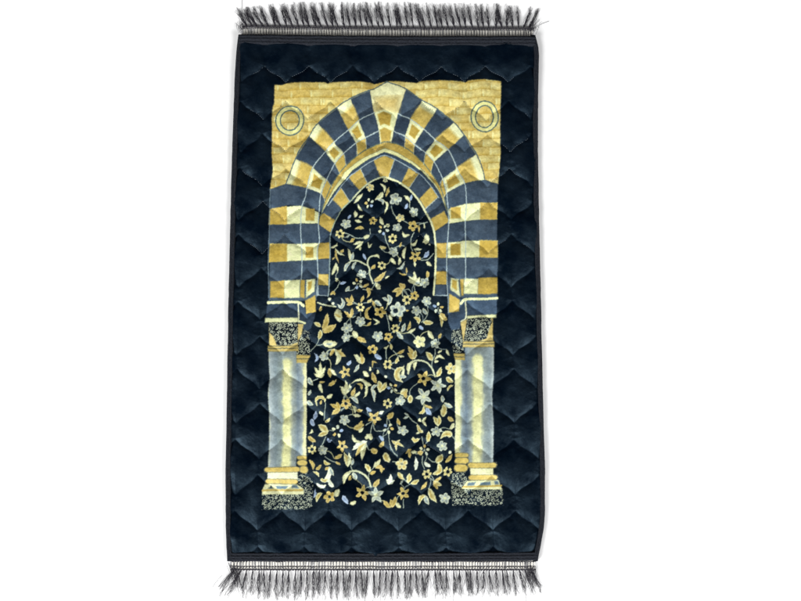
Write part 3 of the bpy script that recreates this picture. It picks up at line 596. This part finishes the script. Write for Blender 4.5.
thread_m, nt, bs = mat("fringe_thread")
oi = node(nt, 'ShaderNodeTexNoise'); oi.inputs['Scale'].default_value = 160
rp = node(nt, 'ShaderNodeValToRGB')
rp.color_ramp.elements[0].position = .35; rp.color_ramp.elements[0].color = (.010, .009, .014, 1)
rp.color_ramp.elements[1].position = .7; rp.color_ramp.elements[1].color = (.024, .020, .032, 1)
nt.links.new(oi.outputs['Fac'], rp.inputs[0]); nt.links.new(rp.outputs[0], bs.inputs['Base Color'])
bs.inputs['Roughness'].default_value = .6
stitch_m, nt, bs = mat("stitch_thread")
nz = node(nt, 'ShaderNodeTexNoise'); nz.inputs['Scale'].default_value = 60
rp = node(nt, 'ShaderNodeValToRGB')
rp.color_ramp.elements[0].position = .4; rp.color_ramp.elements[0].color = (.03, .045, .07, 1)
rp.color_ramp.elements[1].position = .65; rp.color_ramp.elements[1].color = (.17, .21, .24, 1)
nt.links.new(nz.outputs['Fac'], rp.inputs[0]); nt.links.new(rp.outputs[0], bs.inputs['Base Color'])
bs.inputs['Roughness'].default_value = .6
cord_m, nt, bs = mat("warp_cord_cotton")
nz = node(nt, 'ShaderNodeTexNoise'); nz.inputs['Scale'].default_value = 120
rp = node(nt, 'ShaderNodeValToRGB'); rp.color_ramp.elements[0].color = (.72, .69, .61, 1); rp.color_ramp.elements[1].color = (.90, .88, .81, 1)
nt.links.new(nz.outputs['Fac'], rp.inputs[0]); nt.links.new(rp.outputs[0], bs.inputs['Base Color'])
bs.inputs['Roughness'].default_value = .9
paper, nt, bs = mat("white_backdrop_paper")
nz = node(nt, 'ShaderNodeTexNoise'); nz.inputs['Scale'].default_value = 300
rp = node(nt, 'ShaderNodeValToRGB'); rp.color_ramp.elements[0].color = (.88, .88, .88, 1); rp.color_ramp.elements[1].color = (.92, .92, .92, 1)
nt.links.new(nz.outputs['Fac'], rp.inputs[0]); nt.links.new(rp.outputs[0], bs.inputs['Base Color'])
bs.inputs['Roughness'].default_value = 1; bs.inputs['Specular IOR Level'].default_value = 0

# ------------------------------------------------------------------ mesh building
def link(name, me, m, parent):
    o = bpy.data.objects.new(name, me)
    sc.collection.objects.link(o)
    if m: me.materials.append(m)
    if parent: o.parent = parent
    return o
def mesh_np(name, V, Q, m, parent, ink=None):
    """vertices (n,3), quads (k,4)"""
    me = bpy.data.meshes.new(name)
    V = np.asarray(V, np.float32); Q = np.asarray(Q, np.int32)
    me.vertices.add(len(V)); me.vertices.foreach_set('co', V.ravel())
    me.loops.add(Q.size); me.loops.foreach_set('vertex_index', Q.ravel())
    me.polygons.add(len(Q)); me.polygons.foreach_set('loop_start', np.arange(0, Q.size, 4, dtype=np.int32))
    me.update(calc_edges=True)
    me.polygons.foreach_set('use_smooth', np.ones(len(Q), bool))
    if ink is not None:
        a = me.color_attributes.new('ink', 'FLOAT_COLOR', 'POINT')
        a.data.foreach_set('color', np.concatenate([ink, np.ones((len(ink), 1))], 1).astype(np.float32).ravel())
    me.validate(); me.update()
    return link(name, me, m, parent)

class Tubes:
    def __init__(s): s.V = []; s.Q = []; s.n = 0
    def add(s, P, R, sides=5):
        P = np.asarray(P, float); R = np.broadcast_to(np.asarray(R, float), (len(P),))
        t = np.gradient(P, axis=0); t /= np.linalg.norm(t, axis=1, keepdims=True) + 1e-12
        up = np.array([0, 0, 1.0])
        a = np.cross(t, up); la = np.linalg.norm(a, axis=1, keepdims=True)
        a = np.where(la > 1e-4, a / np.maximum(la, 1e-9), np.array([1.0, 0, 0])); b = np.cross(a, t)
        ang = np.arange(sides) * 2 * np.pi / sides
        ring = P[:, None] + R[:, None, None] * (a[:, None] * np.cos(ang)[None, :, None] + b[:, None] * np.sin(ang)[None, :, None])
        s.V.append(ring.reshape(-1, 3))
        k = np.arange(len(P) - 1)[:, None] * sides; j = np.arange(sides)[None]
        q = np.stack([k + j, k + (j + 1) % sides, k + sides + (j + 1) % sides, k + sides + j], -1).reshape(-1, 4) + s.n
        s.Q.append(q); s.n += len(P) * sides
    def build(s, name, m, parent): return mesh_np(name, np.concatenate(s.V), np.concatenate(s.Q), m, parent)

# ------------------------------------------------------------------ backdrop
xs = np.linspace(-3.5, 3.5, 8); gxx, gyy = np.meshgrid(xs, xs)
Vf = np.stack([gxx.ravel(), gyy.ravel(), np.zeros(64)], -1)
Qf = [(j*8+i, j*8+i+1, j*8+i+9, j*8+i+8) for j in range(7) for i in range(7)]
flr = mesh_np("floor", Vf, Qf, paper, None); flr['kind'] = 'structure'

# ------------------------------------------------------------------ the rug
rug = bpy.data.objects.new("prayer_rug", None)
sc.collection.objects.link(rug)
rug['label'] = "fringed navy velvet rug printed with a striped gold arch over a dark flowered niche"
rug['category'] = "rug"

ZB = 0.006
LE = np.array([(33, 239.2), (45, 237.6), (60, 236.3), (100, 234.6), (150, 232.9), (220, 231), (300, 229.2), (370, 228), (430, 227), (480, 226.2), (530, 226.6), (545, 227), (561, 228)])
RE = np.array([(33, 534), (40, 536), (47, 537.7), (56, 538.5), (80, 537.6), (150, 537.2), (220, 538.4), (290, 540), (350, 541.2), (430, 543.2), (470, 544.3), (515, 544.2), (530, 542.8), (545, 540.2), (561, 537)])
def ex(y, E): return np.interp(y, E[:, 0], E[:, 1])
TOPY = lambda u: 35.5 + 1.6 * u + .9 * np.sin(u * 3.1)         # outer edge of the top binding
BOTY = lambda u: 560.8 - .6 * u + .6 * np.sin(u * 3.1)
def outline(u, v):
    y = TOPY(u) * (1 - v) + BOTY(u) * v
    xl, xr = ex(y, LE), ex(y, RE)
    # gentle waviness of the edges
    return xl * (1 - u) + xr * u + .5 * vnoise(y, u * 0 + 3, 30, 61), y

# quilting: stitched hexagons, measured row by row
PK = [66, 101, 134, 168, 201, 234.5, 268, 301, 336, 369, 403, 439, 475, 511, 547]
RISE = [16, 18.5, 18, 18.5, 19, 19, 19, 18.5, 19, 19.5, 20, 20, 20, 20, 19]
def colx(j, y):
    f = (y - 81) / 450.0
    return (263.75 + (257.5 - 263.75) * f) + j * (22.25 + 1.28 * f)
lat = {}
def lp(r, j, low):
    """row r: its peak (low=0) or valley (low=1) on column j"""
    k = (r, j, low)
    if k not in lat:
        y = PK[r] + (RISE[r] if low else 0)
        lat[k] = (colx(j, y) + random.uniform(-.8, .8), y + random.uniform(-.7, .7))
    return lat[k]
segs = []
for r in range(len(PK)):
    par = (13 - r + 1) % 2                       # columns that carry the peaks in this row
    for j in range(-3, 15):
        if (j - par) % 2 == 0:
            for jj in (j - 1, j + 1):
                a, b = lp(r, j, 0), lp(r, jj, 1)
                # the line bows like an onion dome
                n_ = 4; prev = a
                for q in range(1, n_ + 1):
                    t = q / n_
                    bow = math.sin(2 * math.pi * t) * (1.45 - .02 * r)
                    p = (a[0] + (b[0] - a[0]) * t, a[1] + (b[1] - a[1]) * t + bow)
                    segs.append((prev, p, 'd', r)); prev = p
            if r > 0:
                segs.append((lp(r - 1, j, 1), lp(r, j, 0), 'v', r))
        elif r == 0:
            segs.append((lp(0, j - 1, 0), (lp(0, j - 1, 0)[0], 40), 'v', r))
STEP = .42
NU, NV = int(309 / STEP), int(525 / STEP)
uu, vv = np.meshgrid(np.linspace(0, 1, NU), np.linspace(0, 1, NV))
GX, GY = outline(uu, vv)
dist = np.full(GX.shape, 40.0, np.float32)
for (a, b, k, r) in segs:
    ya, yb = min(a[1], b[1]) - 26, max(a[1], b[1]) + 26; xa, xb = min(a[0], b[0]) - 26, max(a[0], b[0]) + 26
    j0 = int(np.clip((ya - 36) / 525 * NV - 6, 0, NV)); j1 = int(np.clip((yb - 36) / 525 * NV + 6, 0, NV))
    i0 = int(np.clip((xa - 239) / 309 * NU - 20, 0, NU)); i1 = int(np.clip((xb - 226) / 298 * NU + 20, 0, NU))
    if j1 <= j0 or i1 <= i0: continue
    X = GX[j0:j1, i0:i1]; Y = GY[j0:j1, i0:i1]
    e0, e1 = b[0] - a[0], b[1] - a[1]
    t = np.clip(((X - a[0]) * e0 + (Y - a[1]) * e1) / (e0 * e0 + e1 * e1 + 1e-9), 0, 1)
    d = np.hypot(X - a[0] - t * e0, Y - a[1] - t * e1)
    if k == 'v': d = np.hypot(d, 1.0)                # the short upright seams sit less deep
    dist[j0:j1, i0:i1] = np.minimum(dist[j0:j1, i0:i1], d)
dedge = np.minimum(np.minimum(GX - ex(GY, LE), ex(GY, RE) - GX), np.minimum((GY - TOPY(uu)), (BOTY(uu) - GY)))
soft = np.sqrt(dist ** 2 + .12) - .34
puff = 3.7 * (1 - np.exp(-soft / 7.0)) + .5 * np.exp(-(dist / 1.0) ** 2) * 0
H = puff * np.clip((dedge + 1) / 10, 0.15, 1) ** .6
H += np.exp(-dist / 4.0) * vnoise(GX, GY, 3.4, 507) * .6      # puckers along the seams
H += vnoise(GX, GY, 17, 501) * 1.7 + vnoise(GX, GY, 8, 502) * .8 + vnoise(GX, GY, 2.2, 503) * .16 + vnoise(GX, GY, .8, 504) * .10
Z = ZB + H * PXM
P3 = px2w(GX, GY, ZB + 1.5 * PXM); P3[..., 2] = Z
# ink: warped a little by the quilting
WX = GX + vnoise(GX, GY, 21, 511) * 1.5 + vnoise(GX, GY, 1.1, 512) * .6
WY = GY + vnoise(GX, GY, 21, 513) * 1.2 + vnoise(GX, GY, 1.1, 514) * .6
inb = (WX > X0 + 1) & (WX < X1 - 1) & (WY > Y0 + 1) & (WY < Y1 - 1)
ink = np.empty(GX.shape + (3,)); ink[:] = lin(NAVY)
ink[inb] = sample(canvas, WX[inb], WY[inb])
ink *= 0.74

def inside(pts, X, Y):
    ins = np.zeros(X.shape, bool)
    for k in range(len(pts)):
        (ax, ay), (bx, by) = pts[k], pts[(k + 1) % len(pts)]
        if ay != by: ins ^= ((ay > Y) != (by > Y)) & (X < (bx - ax) * (Y - ay) / (by - ay) + ax)
    return ins
COL_L = [(264.5, 317.5), (299, 317.5), (305, 323), (306, 330), (311, 331), (311, 363), (307, 363), (307, 456), (309, 466), (308, 473), (313.3, 483), (313.3, 510), (261.5, 510), (261.5, 489), (264.5, 483), (264, 467), (268, 466), (268, 345), (264.5, 322)]
COL_R = [(466.5, 315), (497, 314), (493.5, 320), (495, 341), (495, 347), (493.8, 347), (493.8, 462), (498, 463), (498.5, 480), (504, 490), (504, 506), (451.5, 506), (450.5, 478), (453.5, 466), (455, 457), (454.5, 395), (455, 360), (452, 357), (451, 340), (452, 329.5), (460, 328.5), (460.5, 322)]
PANEL = TOP + [(501, 92), (500, 128), (498.4, 184.5), (497.3, 277), (497.3, 314), (466.5, 316), (452, 330), (448, 330), (383, 300), (316, 330), (299, 322), (264.5, 322), (268, 300), (268.5, 262), (270, 190), (272, 150), (272, 110)]
fx = .25 * (WX[:-1, :-1] + WX[1:, :-1] + WX[:-1, 1:] + WX[1:, 1:]); fy = .25 * (WY[:-1, :-1] + WY[1:, :-1] + WY[:-1, 1:] + WY[1:, 1:])
reg = np.zeros(fx.shape, np.int8)
reg[inside(PANEL, fx, fy)] = 1
reg[inside(FIELD, fx, fy)] = 2
reg[inside(COL_L, fx, fy)] = 3
reg[inside(COL_R, fx, fy)] = 4
idx = np.arange(NU * NV).reshape(NV, NU)
quads = np.stack([idx[1:, :-1], idx[1:, 1:], idx[:-1, 1:], idx[:-1, :-1]], -1)
Vall = P3.reshape(-1, 3); Iall = ink.reshape(-1, 3)
def region(name, k, parent, label=None):
    q = quads[reg == k]
    used, inv = np.unique(q.ravel(), return_inverse=True)
    o = mesh_np(name, Vall[used], inv.reshape(-1, 4), velvet, parent, Iall[used])
    if label: o['label'] = label
    return o
region("velvet_border", 0, rug)
panel = region("arch_print", 1, rug, "printed striped stone arch with gold brick corners")
region("floral_field", 2, panel, "black niche printed with gold, cream and blue flowers")
region("column_print", 3, panel); region("column_print", 4, panel)

# stitches that show in the upper half of the quilting
def gz(px, py):
    v = np.clip((py - 36.5) / 524.3, 0, 1)
    xl, xr = ex(py, LE), ex(py, RE); u = np.clip((px - xl) / (xr - xl), 0, 1)
    return Z[int(v * (NV - 1)), int(u * (NU - 1))]
tb = Tubes()
for (a, b, k, r) in segs:
    ln = math.hypot(b[0] - a[0], b[1] - a[1])
    y_ = .5 * (a[1] + b[1])
    prob = .5 if y_ < 150 else (.42 if y_ < 260 else .12)
    if k == 'v' or vnoise(a[0], a[1], 28, 600) + .5 > prob: continue
    n = max(1, int(ln / 1.7))
    for q in range(n):
        if random.random() < .25: continue
        t0 = (q + .15) / n; t1 = (q + .7) / n
        pts = []
        for t in np.linspace(t0, t1, 4):
            x = a[0] + (b[0] - a[0]) * t; y = a[1] + (b[1] - a[1]) * t
            if not (ex(y, LE) + 9 < x < ex(y, RE) - 9 and 47 < y < 549): break
            pts.append(px2w(x, y, gz(x, y) + .0002 + .0004 * math.sin((t - t0) / (t1 - t0) * math.pi)))
        if len(pts) == 4: tb.add(np.array(pts), .00032, 5)
tb.build("stitching", stitch_m, rug)["kind"] = "stuff"

# binding tape: one strip per side with a rolled, ribbed profile
def binding(path, inward, width, ribs, hgt=.0125):
    """path: photo pixels along the outer edge; inward: unit pixel vectors; width in pixels"""
    n = len(path); m = 26
    V = np.zeros((n, m, 3))
    for i in range(m):
        f = i / (m - 1)
        if f < .3:
            a = -1.2 + f / .3 * (math.pi / 2 + 1.2); off = (1 - math.cos(a)) * 1.9; z = .54 + .46 * math.sin(a)
        else:
            g = (f - .3) / .7; off = 1.9 + g * (width - 1.9); z = 1 - .18 * g ** 2 + (.045 * math.cos(g * ribs * 2 * math.pi) if g < .93 else -.3)
        offv = off + vnoise(np.arange(n) * 1.0, np.full(n, i * .3), 9, 701) * .35
        q = path + inward * offv[:, None]
        zz = hgt * z * (1 + .10 * vnoise(np.arange(n) * 1.0, np.full(n, 2.0), 14, 702) + .10 * vnoise(np.arange(n) * 1.0, np.full(n, i * 1.0), 1.5, 703))
        base = px2w(q[:, 0], q[:, 1], .004 + .003 * 1.0)
        base[:, 2] = np.maximum(zz, .0004)
        V[:, i] = base
    id_ = np.arange(n * m).reshape(n, m)
    Q = np.stack([id_[:-1, :-1], id_[1:, :-1], id_[1:, 1:], id_[:-1, 1:]], -1).reshape(-1, 4)
    return V.reshape(-1, 3), Q
us = np.linspace(0, 1, 420)
xt = ex(TOPY(us) * 0 + 37, LE) * (1 - us) + ex(TOPY(us) * 0 + 37, RE) * us
V, Q = binding(np.stack([xt, TOPY(us) - .8], -1), np.tile([0, 1.0], (420, 1)), 10.2, 2.5, .0145)
mesh_np("binding", V, Q[:, ::-1], tape, rug)
xb = ex(us * 0 + 559, LE) * (1 - us) + ex(us * 0 + 559, RE) * us
V, Q = binding(np.stack([xb, BOTY(us) + .6], -1), np.tile([0, -1.0], (420, 1)), 9.6, 2.5)
mesh_np("binding", V, Q, tape, rug)
ys = np.linspace(35.5, 561, 620)
V, Q = binding(np.stack([ex(ys, LE) - .8, ys], -1), np.tile([1.0, 0], (620, 1)), 5.4, 1.5, .0118)
mesh_np("binding", V, Q, tape, rug)
V, Q = binding(np.stack([ex(ys, RE) + .8, ys], -1), np.tile([-1.0, 0], (620, 1)), 5.2, 1.5, .0118)
mesh_np("binding", V, Q[:, ::-1], tape, rug)

# fringes: a knotted header over cream warp cords, and the tassels that hang from it
def fringe(top):
    y0f = (lambda x: 35.4 + (x - 240) / 295 * 1.8 + .8 * math.sin((x - 240) / 95)) if top else (lambda x: 560.6 + (x - 228) / 310 * .2)
    s = -1 if top else 1
    xa, xb = (243.0, 533.0) if top else (231.0, 535.0)
    hd = 9.4
    N = Tubes(); C_ = Tubes()
    x = xa
    while x < xb:
        sk = random.uniform(-.5, .5); dk = random.random()
        N.add([px2w(x + random.uniform(-.2, .2) + sk * q, y0f(x) + s * hd * q, .0110 - .0070 * q + .0005 * math.sin(q * 9)) for q in np.linspace(0, 1, 6)], random.uniform(.0003, .0006), 5)
        step = random.uniform(2.3, 3.3)
        for c in (.36, .70) if step > 2.3 else (.5,):
            if random.random() < .86:
                xc = x + step * c
                C_.add([px2w(xc + sk * q + random.uniform(-.15, .15), y0f(xc) + s * hd * q, .0094 - .0066 * q) for q in np.linspace(-.15, 1, 6)], random.uniform(.0005, .0008), 6)
        x += step
    for f, rr in ((.06, .0009), (.58, .0006), (.66, .0004), (.96, .0013), (.88, .0006)) if not top else ((.06, .0009), (.74, .0005), (.86, .0007), (.97, .0014)):
        xs = np.arange(xa - .5, xb + .8, .7)
        wob = 0 if f > .8 else .8
        N.add([px2w(q, y0f(q) + s * hd * f + wob * vnoise(q, f * 20, 9, 811) + .3 * math.sin(q * 2.3), .0112 - .0070 * f + .0007 * math.sin(q * 2.3 + f * 9)) for q in xs], [rr * (1 + .35 * math.sin(q * 2.17)) for q in xs], 6)
    net = N.build("fringe", thread_m, rug)
    C_.build("warp_cord", cord_m, net)
    n = 50
    for k in range(n):
        f = (k + .5) / n
        bx = xa + (xb - xa) * f + random.uniform(-.9, .9)
        by = y0f(bx) + s * hd
        lean = np.interp(f, [0, .03, .12, .4, .8, .93, 1], [-9, -8, -7, -4.5, -3, -1.5, 7]) if top else np.interp(f, [0, .03, .08, .5, .9, 1], [-16, -10, -1, 0, 2, 9])
        lean += random.gauss(0, 1.5)
        ln = np.interp(f, [0, .1, .2, .5, .9, 1], [17, 20.5, 23.5, 24.5, 23, 19]) if top else np.interp(f, [0, .1, .5, 1], [25, 29, 29.5, 24])
        tt = Tubes()
        ph = random.uniform(0, 6); fan = random.uniform(1.5, 2.7) * (1 if top else 1.35); curl = random.uniform(.2, .9) * (1 if top else 1.6)
        for h in range(24 if top else 19):
            l = ln * random.uniform(.66, 1.07)
            core = h < (9 if top else 6)
            sp = random.gauss(0, .9 if core else fan); bow = random.gauss(0, .5 if core else 1.2)
            st = random.uniform(-1.0, 1.0); f1_, f2_ = random.uniform(6, 17), random.uniform(0, 6.3)
            pts = []
            for q in np.linspace(0, 1, 10):
                tight = max(0., 1 - abs(q - .12) / .30)             # threads gather at the knot, then fan out
                xx = bx + st * (1 - tight) * (1 - q) + lean * q + sp * q ** 1.4 + bow * math.sin(q * math.pi) + curl * math.sin(q * f1_ + f2_) * q
                yy = by + s * l * q
                zz = .0036 + .0030 * math.sin(q * math.pi) * random.uniform(.3, 1) - .0028 * q
                pts.append(px2w(xx, yy, max(.0006, zz)))
            r0 = random.uniform(.0002, .00038) * (1.5 if core else 1)
            tt.add(pts, np.linspace(r0, r0 * .55, 10), 4)
        tt.add([px2w(bx + lean * .04 * q, by + s * (1.2 + q), .0036) for q in np.linspace(-2.0, 2.8, 6)], [.0003, .0008, .0011, .0011, .0008, .0003], 6)
        wv = random.uniform(0, 6)                                       # the twisted upper part of the tassel
        tt.add([px2w(bx + lean * q + .35 * math.sin(q * 22 + wv), by + s * ln * q, .0040 + .001 * math.sin(q * 22 + wv)) for q in np.linspace(0.05, .45, 12)], np.linspace(.0009, .0003, 12), 5)
        tt.build("tassel", thread_m, net)
    return net
f1 = fringe(True); f2 = fringe(False)

# tangled corner tufts where the header is gathered to the tape
for (x, y, dx, dy, m_) in ((243, 30, -2, -7, 26), (530, 31, 4, -9, 34), (233, 565, 6, 20, 40), (531, 566, 1, 16, 34)):
    tt = Tubes()
    for h in range(m_):
        sx, sy = random.gauss(0, 2.6), random.gauss(0, 2.2)
        pts = []
        a = random.uniform(-.9, .9); e_ = random.gauss(1, .3)
        for q in np.linspace(0, 1, 8):
            pts.append(px2w(x + sx + dx * q * e_ + 1.2 * math.sin(q * 6 + h) * q, y + sy + dy * q * e_ + a * 2 * math.sin(q * 4), .004 + .004 * math.sin(q * 3.1) * random.random()))
        tt.add(pts, .0003, 4)
    tt.build("corner_tuft", thread_m, f1 if y < 300 else f2)
# loose threads
for pts, fr in (([(241.5, 26), (242.2, 14), (242, 3), (242.4, -6)], f1), ([(533, 30), (540, 25), (546, 22.5), (549, 21.5)], f1), ([(526, 570), (525.6, 585), (525.8, 607)], f2), ([(453, 588), (453.6, 596), (453.2, 606)], f2), ([(222, 575), (216, 582), (212.5, 587)], f2), ([(246, 585), (246.5, 592), (246, 599)], f2)):
    tt = Tubes(); L_ = smooth_line(pts, 6)
    tt.add([px2w(x, y, .0012) for x, y in L_], .00032, 4); tt.build("loose_thread", thread_m, fr)
